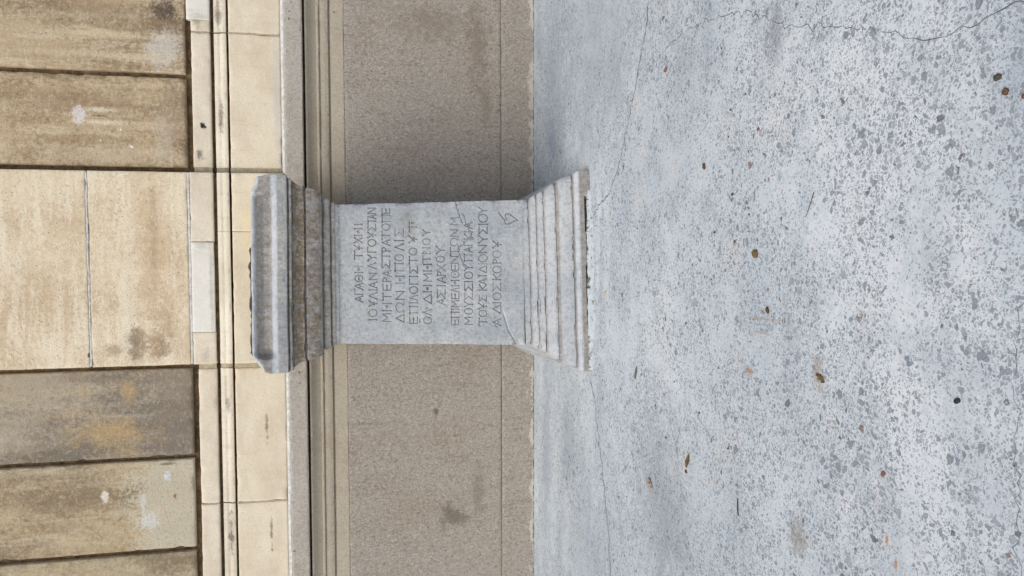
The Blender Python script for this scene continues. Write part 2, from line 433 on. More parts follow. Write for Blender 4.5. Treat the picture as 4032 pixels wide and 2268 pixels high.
blkL1 = ashlar_mat('sandstone_grey_brown', 4.1, lin(172, 160, 139), lin(122, 112, 99), lin(198, 188, 168), .8, lin(192, 166, 124),
    [(-.93, 1.98, .60, .35, lin(132, 121, 108), .7, .35, .3), (-1.03, 2.46, .12, .30, lin(198, 166, 112), .6, .9, .5), (-.80, 2.36, .10, .07, lin(200, 168, 116), .55, .9, .5),
     (-.72, 2.5, .05, .35, lin(118, 108, 94), .6, .9, .3)])
blkL2 = ashlar_mat('sandstone_patched', 5.7, lin(188, 170, 138), lin(138, 121, 97), lin(208, 196, 170), .85, lin(194, 166, 118),
    [(-1.47, 2.02, .50, .40, lin(198, 190, 168), .85, .25, .22), (-1.30, 2.17, .035, .03, lin(214, 218, 226), .9, .6, .4), (-1.55, 2.27, .06, .08, lin(214, 214, 208), .8, .7, .6), (-1.50, 2.30, .16, .02, lin(214, 212, 206), .7, .7, .6),
     (-1.39, 2.50, .035, .025, lin(226, 220, 206), .9, .4, .5), (-1.42, 2.13, .018, .012, lin(150, 106, 40), .9, .4, .4), (-1.23, 2.16, .010, .05, lin(92, 82, 62), .7, .6, .5)])
blkL3 = ashlar_mat('sandstone_dusty', 7.9, lin(186, 172, 144), lin(134, 119, 96), lin(208, 197, 172), .8, lin(192, 168, 124))
pilm = ashlar_mat('sandstone_pale', 9.4, lin(224, 209, 181), lin(200, 178, 147), lin(234, 223, 200), .85, None,
    [(-.535, 2.30, .15, .07, lin(118, 102, 88), .85, .9, .75), (-.55, 2.18, .13, .065, lin(104, 92, 84), .9, .9, .75), (-.57, 2.42, .05, .10, lin(146, 122, 94), .6, .9, .7), (-.40, 2.16, .22, .10, lin(158, 136, 108), .45, .9, .6),
     (-.05, 2.20, .9, .14, lin(196, 168, 132), .7, .9, .4), (.12, 2.20, .45, .03, lin(158, 140, 120), .45, .9, .4), (-.585, 2.545, .014, .012, lin(60, 50, 40), .9, .4, .4)], vein=True, dirt=.8)
CREAM, CREAMD = lin(229, 217, 192), lin(190, 172, 144)
m_fascia = cream_mat('cream_stone_fascia', CREAM, CREAMD, [(-1.02, 1.615, .13, .012, lin(120, 100, 74), .75, .9, .7), (-1.66, 1.60, .15, .012, lin(118, 98, 72), .75, .9, .7), (.9, 1.53, .5, .02, lin(186, 190, 198), .55, .9, .4), (.10, 1.70, .3, .05, lin(226, 202, 148), .4, .9, .3)], .35)
m_mould = cream_mat('cream_stone_moulding', lin(225, 217, 197), lin(182, 168, 144), [(.75, 1.835, .10, .022, lin(92, 84, 76), .75, .9, .6), (1.32, 1.84, .10, .022, lin(92, 84, 78), .7, .9, .6), (-1.66, 1.825, .16, .022, lin(84, 76, 70), .8, .9, .6), (-.9, 1.83, .06, .018, lin(120, 112, 104), .6, .9, .6)], .55, 2.)
m_band = cream_mat('cream_stone_band', lin(224, 213, 192), lin(186, 170, 146), [(.70, 1.935, .022, .018, lin(44, 38, 36), 1., .45, .6), (.53, 1.955, .04, .03, lin(96, 94, 92), .8, .9, .6), (1.27, 1.95, .07, .03, lin(120, 110, 98), .5, .9, .6), (-.6, 1.93, .08, .04, lin(176, 166, 150), .5, .9, .5)], .5, 4.)
m_repair = cream_mat('white_repair_stone', lin(232, 230, 221), lin(196, 190, 176), [(-.2, 1.90, .5, .015, lin(170, 160, 140), .5, .9, .6), (.02, 1.95, .03, .06, lin(186, 178, 162), .5, .9, .6), (1.30, 1.93, .03, .06, lin(176, 168, 152), .5, .9, .6)], .35, 6.)
m_cap = dado_mat('grey_speckled_stone', lin(184, 177, 167), lin(112, 104, 95), lin(208, 202, 194), .55)
m_dado = dado_mat('bush_hammered_stone', lin(171, 163, 153), lin(112, 102, 91), lin(202, 196, 187), 1.,
    foot=True, patches=[(-1.66, .52, .12, .13, lin(104, 94, 82), .65, .9, .8), (-1.5, .36, .25, .05, lin(118, 104, 90), .45, .9, .7), (-1.0, .62, .03, .02, lin(80, 66, 50), .6, .6, .5), (1.25, .36, .35, .10, lin(122, 106, 90), .55, .9, .6), (1.35, .62, .16, .30, lin(128, 114, 98), .5, .9, .6), (.9, .30, .2, .06, lin(126, 112, 96), .4, .9, .6)])
m_margin = dado_mat('dado_smooth_stone', lin(184, 174, 156), lin(132, 118, 98), lin(204, 196, 180), .4)

# core behind every joint
v = []; fcs = []
def boxv(x0, x1, y0, y1, z0, z1):
    b = len(v)
    v.extend([(x0, y0, z0), (x1, y0, z0), (x1, y1, z0), (x0, y1, z0), (x0, y0, z1), (x1, y0, z1), (x1, y1, z1), (x0, y1, z1)])
    for f in ((0, 3, 2, 1), (4, 5, 6, 7), (0, 1, 5, 4), (1, 2, 6, 5), (2, 3, 7, 6), (3, 0, 4, 7)): fcs.append(tuple(b+i for i in f))
boxv(XL-.02, XR+.02, .020, .55, 0.0, 5.2)
boxv(PX0+.012, PX1-.012, -.036, .021, 1.80, 5.19)
mesh_obj('joint_bed', v, fcs, m_dirt, wall, False)

# dado: base course and hammered panel, smooth margin above
for a, b in ((XL, -2.6), (-2.6, 2.35), (2.35, XR)):
    panel('base_course', a, b, -.02, .2072, .0, m_dado, er=.003, chip=.002, seed=1+a, step=.02)
    panel('dado_panel', a, b, .2100, 1.148, .0, m_dado, er=.002, chip=.001, seed=3+a, step=.02)
    extrude('dado_moulding', [(.001, 1.1485), (-.002, 1.152), (-.003, 1.226), (.004, 1.229), (.006, 1.2335), (-.008, 1.237), (-.012, 1.240), (-.017, 1.262), (-.016, 1.284), (-.012, 1.2865),
        (-.020, 1.2885), (-.026, 1.294), (-.026, 1.299), (-.020, 1.3035), (-.016, 1.3065), (-.020, 1.318), (-.028, 1.333), (-.041, 1.348), (-.052, 1.358), (-.056, 1.3670), (-.050, 1.3680), (-.024, 1.3690)], a, b, m_margin, seed=a)
    extrude('dado_cap', [(-.020, 1.3800), (-.064, 1.3815), (-.069, 1.386), (-.069, 1.478), (-.063, 1.484)], a, b, m_cap, seed=a+3)
# white mortar bed over the dado
extrude('mortar_bed', [(-.062, 1.4845), (-.062, 1.489), (-.052, 1.4985), (-.040, 1.5025)], XL, XR, m_mortar, amp=.0015, chip=.004)

# cream plinth: fascia, moulding and band, cut into stones; the pilaster breaks forward
def course(x0, x1, dy, seed):
    z = lambda a, y: zc(a, y+dy)
    panel('fascia_block', x0, x1, z(1.5035, -.03), z(1.790, -.03), -.030+dy, m_fascia, er=.004, chip=.004, seed=seed)
    extrude('moulding_block', [(y+dy, z(zz, y)) for y, zz in ((.014, 1.8000), (-.016, 1.8005), (-.022, 1.804), (-.024, 1.815), (-.020, 1.826), (-.013, 1.833), (-.010, 1.838), (-.012, 1.846), (-.010, 1.856), (-.005, 1.8635), (-.004, 1.868), (.016, 1.869))], x0, x1, m_mould, seed=seed)
segsL = [(-1.475, -.690), (-2.5, -1.483), (XL, -2.508)]
segsR = [(.462, 1.216), (1.224, 2.3), (2.308, XR)]
for k, (a, b) in enumerate(segsL+segsR):
    course(a, b, 0., 3.1*k)
for k, (a, b) in enumerate([(-1.475, -.690), (-2.5, -1.483), (XL, -2.508), (.462, 1.216)]):
    panel('band_block', a, b, zc(1.8875, 0), zc(1.988, 0), -.014, m_band, er=.003, chip=.004, seed=20+k)
panel('band_block', 1.224, 1.285, zc(1.8875, 0), zc(1.988, 0), -.014, m_band, er=.003, seed=30)
o = panel('repair_slab', 1.2865, 1.62, zc(1.8875, 0), zc(2.010, 0), -.018, m_repair, er=.002, chip=.001, seed=31)
o['label'] = 'white replacement slab let into the band'
panel('band_block', 1.6215, XR, zc(1.8875, 0), zc(1.988, 0), -.014, m_band, er=.003, seed=32)
# grey-brown mortar beside and between the stones
for x0, x1 in ((-.690, PX0), (PX1, .462)):
    extrude('mortar_joint', [(-.020, zc(1.5035, 0)), (-.022, 1.6), (-.020, zc(1.788, 0))], x0+.0006, x1-.0006, m_mortar2, step=.008)
    extrude('mortar_joint', [(-.004, zc(1.8885, 0)), (-.006, 1.93), (-.004, zc(1.985, 0))], x0+.0006, x1-.0006, m_mortar2, step=.008)
    extrude('mortar_joint', [(-.004, zc(1.8005, 0)), (-.007, 1.83), (-.001, zc(1.866, 0))], x0+.0006, x1-.0006, m_mortar2, step=.008)
for xj in (-1.483, 1.216):
    extrude('mortar_joint', [(-.0262, zc(1.505, 0)), (-.0262, zc(1.789, 0))], xj+.0006, xj+.0074, m_mortar2, step=.004, amp=.0004, chip=0)
    extrude('mortar_joint', [(-.0102, zc(1.889, 0)), (-.0102, zc(1.987, 0))], xj+.0006, xj+.0074, m_mortar2, step=.004, amp=.0004, chip=0)
PD = -.045
course(PX0, .0985, PD, 40.); course(.1000, PX1, PD, 43.)
panel('band_block', PX0, -.4745, zc(1.8875, PD), zc(2.012, PD), -.014+PD, m_band, er=.003, chip=.005, seed=44)
o = panel('repair_slab', -.4715, .0385, zc(1.8905, PD), zc(2.012, PD), -.016+PD, m_repair, er=.002, chip=.001, seed=45)
o['label'] = 'long white replacement slab at the foot of the pilaster'
panel('band_block', .0415, PX1, zc(1.8875, PD), zc(2.012, PD), -.014+PD, m_band, er=.003, chip=.005, seed=46)
extrude('mortar_bed', [(-.008+PD, zc(2.0125, PD)), (-.013+PD, zc(2.016, PD)), (-.012+PD, zc(2.024, PD)), (-.006+PD, zc(2.027, PD))], PX0+.004, PX1-.002, m_mortar, amp=.002, chip=.006)
panel('pilaster_block', PX0, PX1, zc(2.0275, PD), zc(2.5445, PD), -.010+PD, pilm, er=.004, chip=.004, seed=50)
panel('pilaster_block', PX0, PX1, zc(2.5555, PD), 3.75, -.010+PD, pilm, er=.004, chip=.004, seed=53)
panel('pilaster_block', PX0, PX1, 3.756, 5.1, -.010+PD, pilm, er=.004, seed=55, step=.03)
extrude('mortar_bed', [(-.0090+PD, zc(2.5447, PD)), (-.0122+PD, zc(2.550, PD)), (-.0090+PD, zc(2.5553, PD))], PX0+.006, PX1-.006, m_mortar, amp=.003, chip=.008)

# tall rusticated blocks either side
ZB = zc(2.024, -.012)
for nm, a, b, mt, s in (('a', .459, .958, blkR2, 60), ('b', .982, 1.53, blkR1, 61), ('c', 1.555, 2.1, blkL3, 62), ('d', 2.125, XR, blkL1, 63),
                    ('e', -1.184, -.683, blkL1, 64), ('f', -1.724, -1.208, blkL2, 65), ('g', -2.26, -1.750, blkL3, 66), ('h', XL, -2.285, blkR2, 67)):
    panel('ashlar_block', a, b, ZB, 5.1, -.012, mt, er=.006, chip=.010, seed=s, step=.014 if abs(a) < 2 else .03)
# dribbled mortar in the corner of one joint, crumbs at the foot of the wall

# ------------------------------------------------------------------ the inscribed altar
marble = marble_mat()
altar = empty('stone_altar', (-.134, -.69, 0), R(3.0))
tag(altar, 'grey marble altar with a carved Greek inscription, flared moulded base and broken cornice', 'altar')
HD, BACK = .33, .20          # half width of the die at its neck; extra depth towards the wall

def ring(name, prof, nf=210, ns=60, nb=30, step=.0055, amp=.0016, chip=.006, seed=0., shear=.0, front_mod=None, stain_shade_bands=(), highlight_bands=(), top=True, bottom=True, corner=None):
    """a moulded block: profile [(z, half width)] bottom to top turned round four sides"""
    pts = []
    for a, b in zip(prof[:-1], prof[1:]):
        L = math.hypot(b[0]-a[0], b[1]-a[1]); n = max(1, int(math.ceil(L/step)))
        for i in range(n): pts.append((a[0]+(b[0]-a[0])*i/n, a[1]+(b[1]-a[1])*i/n))
    pts.append(prof[-1]); pts = np.array(pts)
    ext = pts.copy(); ext[1:-1] = (pts[:-2]+pts[2:])/2
    conv = np.clip((pts[:, 1]-ext[:, 1])/.002, 0, 1)
    # perimeter: (s, side) -> unit square coordinates and outward direction
    per = []
    for i in range(nf): per.append((-1+2*i/nf, -1, 0))
    for i in range(ns): per.append((1, -1+2*i/ns, 1))
    for i in range(nb): per.append((1-2*i/nb, 1, 2))
    for i in range(ns): per.append((-1, 1-2*i/ns, 3))
    per = np.array(per)
    sx, sy = per[:, 0], per[:, 1]
    # pull the samples next to the corners in, for a crisp worn arris
    Zl, W = pts[:, 0][:, None], pts[:, 1][:, None]
    X = W*sx[None, :]; Yh = (W-HD)+.30
    Yc = -Yh + (2*Yh+BACK)*(sy[None, :]+1)/2
    Zg = np.repeat(Zl, len(per), 1)
    nxv = np.where(np.abs(sx) > .999, np.sign(sx), 0.); nyv = np.where(np.abs(sy) > .999, np.sign(sy), 0.)
    nl = np.sqrt(nxv**2+nyv**2); nxv, nyv = nxv/nl, nyv/nl
    q = np.stack([X*14+seed, Yc*14+seed, Zg*14], -1)
    edge = np.where((per[:, 2] == 0) | (per[:, 2] == 2), W-np.abs(X), np.minimum(Yc+Yh, Yh+BACK-Yc))
    d = amp*2*fbm(q*1.5, 4)
    d = d - conv[:, None]*np.maximum(0, fbm(q*1.6+3, 4)-.02)*chip*3.2
    d = d - np.exp(-edge/.010)*(.003+np.maximum(0, fbm(q*.9+11, 4)+.05)*chip*4)
    if corner is not None: d = d - corner(X, Yc, Zg, edge, q)
    Z2 = Zg + .0035*fbm(np.stack([X*5, Yc*5, Zg*3+seed], -1), 3)*np.sin(np.pi*np.clip((Zg-pts[0, 0])/(pts[-1, 0]-pts[0, 0]), 0, 1))
    Z2 = Z2 + shear*X
    if front_mod is not None:
        dd, dz = front_mod(X, Yc, Zg, (per[:, 2] == 0)[None, :]); d = d+dd; Z2 = Z2+dz
    X2, Y2 = X+nxv*d, Yc+nyv*d
    n1 = len(per); n0 = len(pts)
    verts = np.stack([X2, Y2, Z2], -1).reshape(-1, 3)
    faces = [(j*n1+i, j*n1+(i+1) % n1, (j+1)*n1+(i+1) % n1, (j+1)*n1+i) for j in range(n0-1) for i in range(n1)]
    if bottom: faces.append(list(range(n1-1, -1, -1)))
    if top: faces.append([(n0-1)*n1+i for i in range(n1)])
    st = np.zeros_like(Zg); pl = np.zeros_like(Zg)
    for a, b, v_ in stain_shade_bands: st = np.maximum(st, v_*smooth(a-.004, a+.004, Zg)*(1-smooth(b-.004, b+.004, Zg)))
    for a, b, v_ in highlight_bands: pl = np.maximum(pl, v_*smooth(a-.006, a+.004, Zg)*(1-smooth(b-.004, b+.006, Zg)))
    return mesh_obj(name, verts, faces, marble, altar, attr=dict(stain=st.ravel(), pale=pl.ravel(), dirt=np.zeros(st.size)))  # 'stain' carries lichen stain plus painted underside shade and warm bounce

base_prof = [(-.02, .486), (.0, .488), (.02, .487), (.050, .486), (.058, .483), (.066, .477), (.0700, .472), (.0715, .463), (.0760, .462), (.080, .468), (.10, .464), (.125, .455), (.140, .444), (.1430, .431), (.1500, .427),
    (.155, .432), (.165, .430), (.175, .423), (.185, .413), (.195, .402), (.199, .397), (.203, .394), (.206, .398), (.222, .391), (.228, .387), (.232, .380), (.2365, .378), (.240, .382), (.248, .378),
    (.256, .371), (.262, .364), (.2655, .357), (.270, .355), (.273, .359), (.286, .358), (.292, .3565), (.3005, .356)]
def base_mod(X, Y, Z, fr):
    # the foot is broken away in a slot along most of the front
    a = smooth(-.30, -.20, X)*(1-smooth(.33, .37, X))
    h = .014+.006*vnoise(np.stack([X*13, 0*X, 0*X+2], -1))
    d = np.where(fr, -a*.05*(1-smooth(h, h+.006, Z))*(Z > -.019), 0)
    return d, np.zeros_like(X)
def base_corner(X, Y, Z, e, q):
    n = fbm(q*.7+31, 4)
    k = smooth(.05, .09, Z)*(1-smooth(.27, .30, Z))
    return np.exp(-e/.022)*k*(.014+.03*np.maximum(0, n+.1)) + np.exp(-e/.03)*(1-smooth(.03, .08, Z))*.012*np.maximum(0, n+.2)
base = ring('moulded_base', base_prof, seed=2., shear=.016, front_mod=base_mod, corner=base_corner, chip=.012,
    stain_shade_bands=[(-.02, .048, .55), (.069, .079, .5), (.141, .153, .6), (.197, .205, .45), (.231, .238, .5), (.264, .272, .5)], highlight_bands=[(.050, .068, .8), (.155, .195, .2), (.08, .13, .15)], bottom=False)  # highlight of the upward-facing plinth edge painted as a pale band

corn_prof = [(1.1845, .327), (1.190, .329), (1.200, .333), (1.2025, .337), (1.216, .338), (1.2185, .331), (1.222, .330), (1.224, .348), (1.236, .352), (1.252, .353), (1.2535, .346), (1.258, .347), (1.2595, .362), (1.262, .372),
    (1.275, .382), (1.295, .390), (1.320, .396), (1.327, .397), (1.3285, .388), (1.3365, .388), (1.338, .402), (1.3425, .402), (1.350, .402), (1.360, .405), (1.370, .411), (1.380, .420), (1.3845, .424), (1.3865, .420), (1.3895, .420),
    (1.391, .435), (1.400, .436), (1.402, .428), (1.4065, .428), (1.408, .444), (1.414, .447), (1.455, .447), (1.470, .446), (1.500, .444), (1.530, .442), (1.552, .440), (1.561, .434), (1.566, .420)]
def corn_mod(X, Y, Z, fr):
    # long hollow between the two broken corner horns
    u = smooth(-.375, -.345, X+.012*np.sin((Z-1.45)*28))*(1-smooth(.352, .366, X+.010*np.sin((Z-1.45)*28)))
    prof = np.interp(Z, [1.452, 1.466, 1.49, 1.515, 1.54, 1.558, 1.57], [0, .024, .048, .050, .036, .016, .010])
    d = np.where(fr, -u*prof, 0)
    # horns: right one notched at the top, left one rounded off
    t = smooth(1.50, 1.566, Z)
    n = fbm(np.stack([X*16, Y*16, Z*0], -1), 3)
    dz = -t*smooth(.365, .40, X)*(.020+.006*n) - t*smooth(-.37, -.445, X)*(.034+.01*n) - t*smooth(-.34, -.40, X)*.012
    dz = dz + np.where(fr, .004*t*n, 0)
    d = d - np.where(fr, 0, t*.012)
    return d, dz
def corn_corner(X, Y, Z, e, q):
    return np.exp(-e/.02)*.012*np.maximum(0, fbm(q*.8+7, 4)+.1)*smooth(1.25, 1.4, Z)
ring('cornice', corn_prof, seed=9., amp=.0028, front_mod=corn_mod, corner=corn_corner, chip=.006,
    stain_shade_bands=[(1.2, 1.222, .55), (1.222, 1.262, .6), (1.262, 1.327, .75), (1.327, 1.340, .95), (1.340, 1.389, 1.0), (1.389, 1.402, .45), (1.402, 1.409, 1.), (1.415, 1.456, .35), (1.478, 1.55, .6)],  # real stain mixed with brown shade and bounce painted under the mouldings
    highlight_bands=[(1.452, 1.474, .9), (1.545, 1.567, .9)])  # light caught by the hollow's lower lip and top edge, painted pale
# dark lichened lump of broken stone on the top, behind the front edge
n = 60; rows = 14
lv = []
for j in range(rows):
    for i in range(n):
        x = -.400+.56*i/(n-1); y = -.30+.34*j/(rows-1)
        e = min(i, n-1-i)/4; f = min(j, rows-1-j)/1.5
        lv.append((x, y, 1.556+.031*min(1, e)*min(1, f)))
lv = np.array(lv); nn = fbm(lv*np.array([26, 26, 0])+4, 4); lv[:, 2] += np.where(lv[:, 2] > 1.565, .016*nn, 0)
lf = [(j*n+i, j*n+i+1, (j+1)*n+i+1, (j+1)*n+i) for j in range(rows-1) for i in range(n-1)]
o = mesh_obj('top_lump', lv, lf, plain_mat('dark_lichen_stone', lin(96, 90, 82), lin(52, 48, 44), 70, .95), altar)
o['label'] = 'rough dark lichened break on the top of the altar'

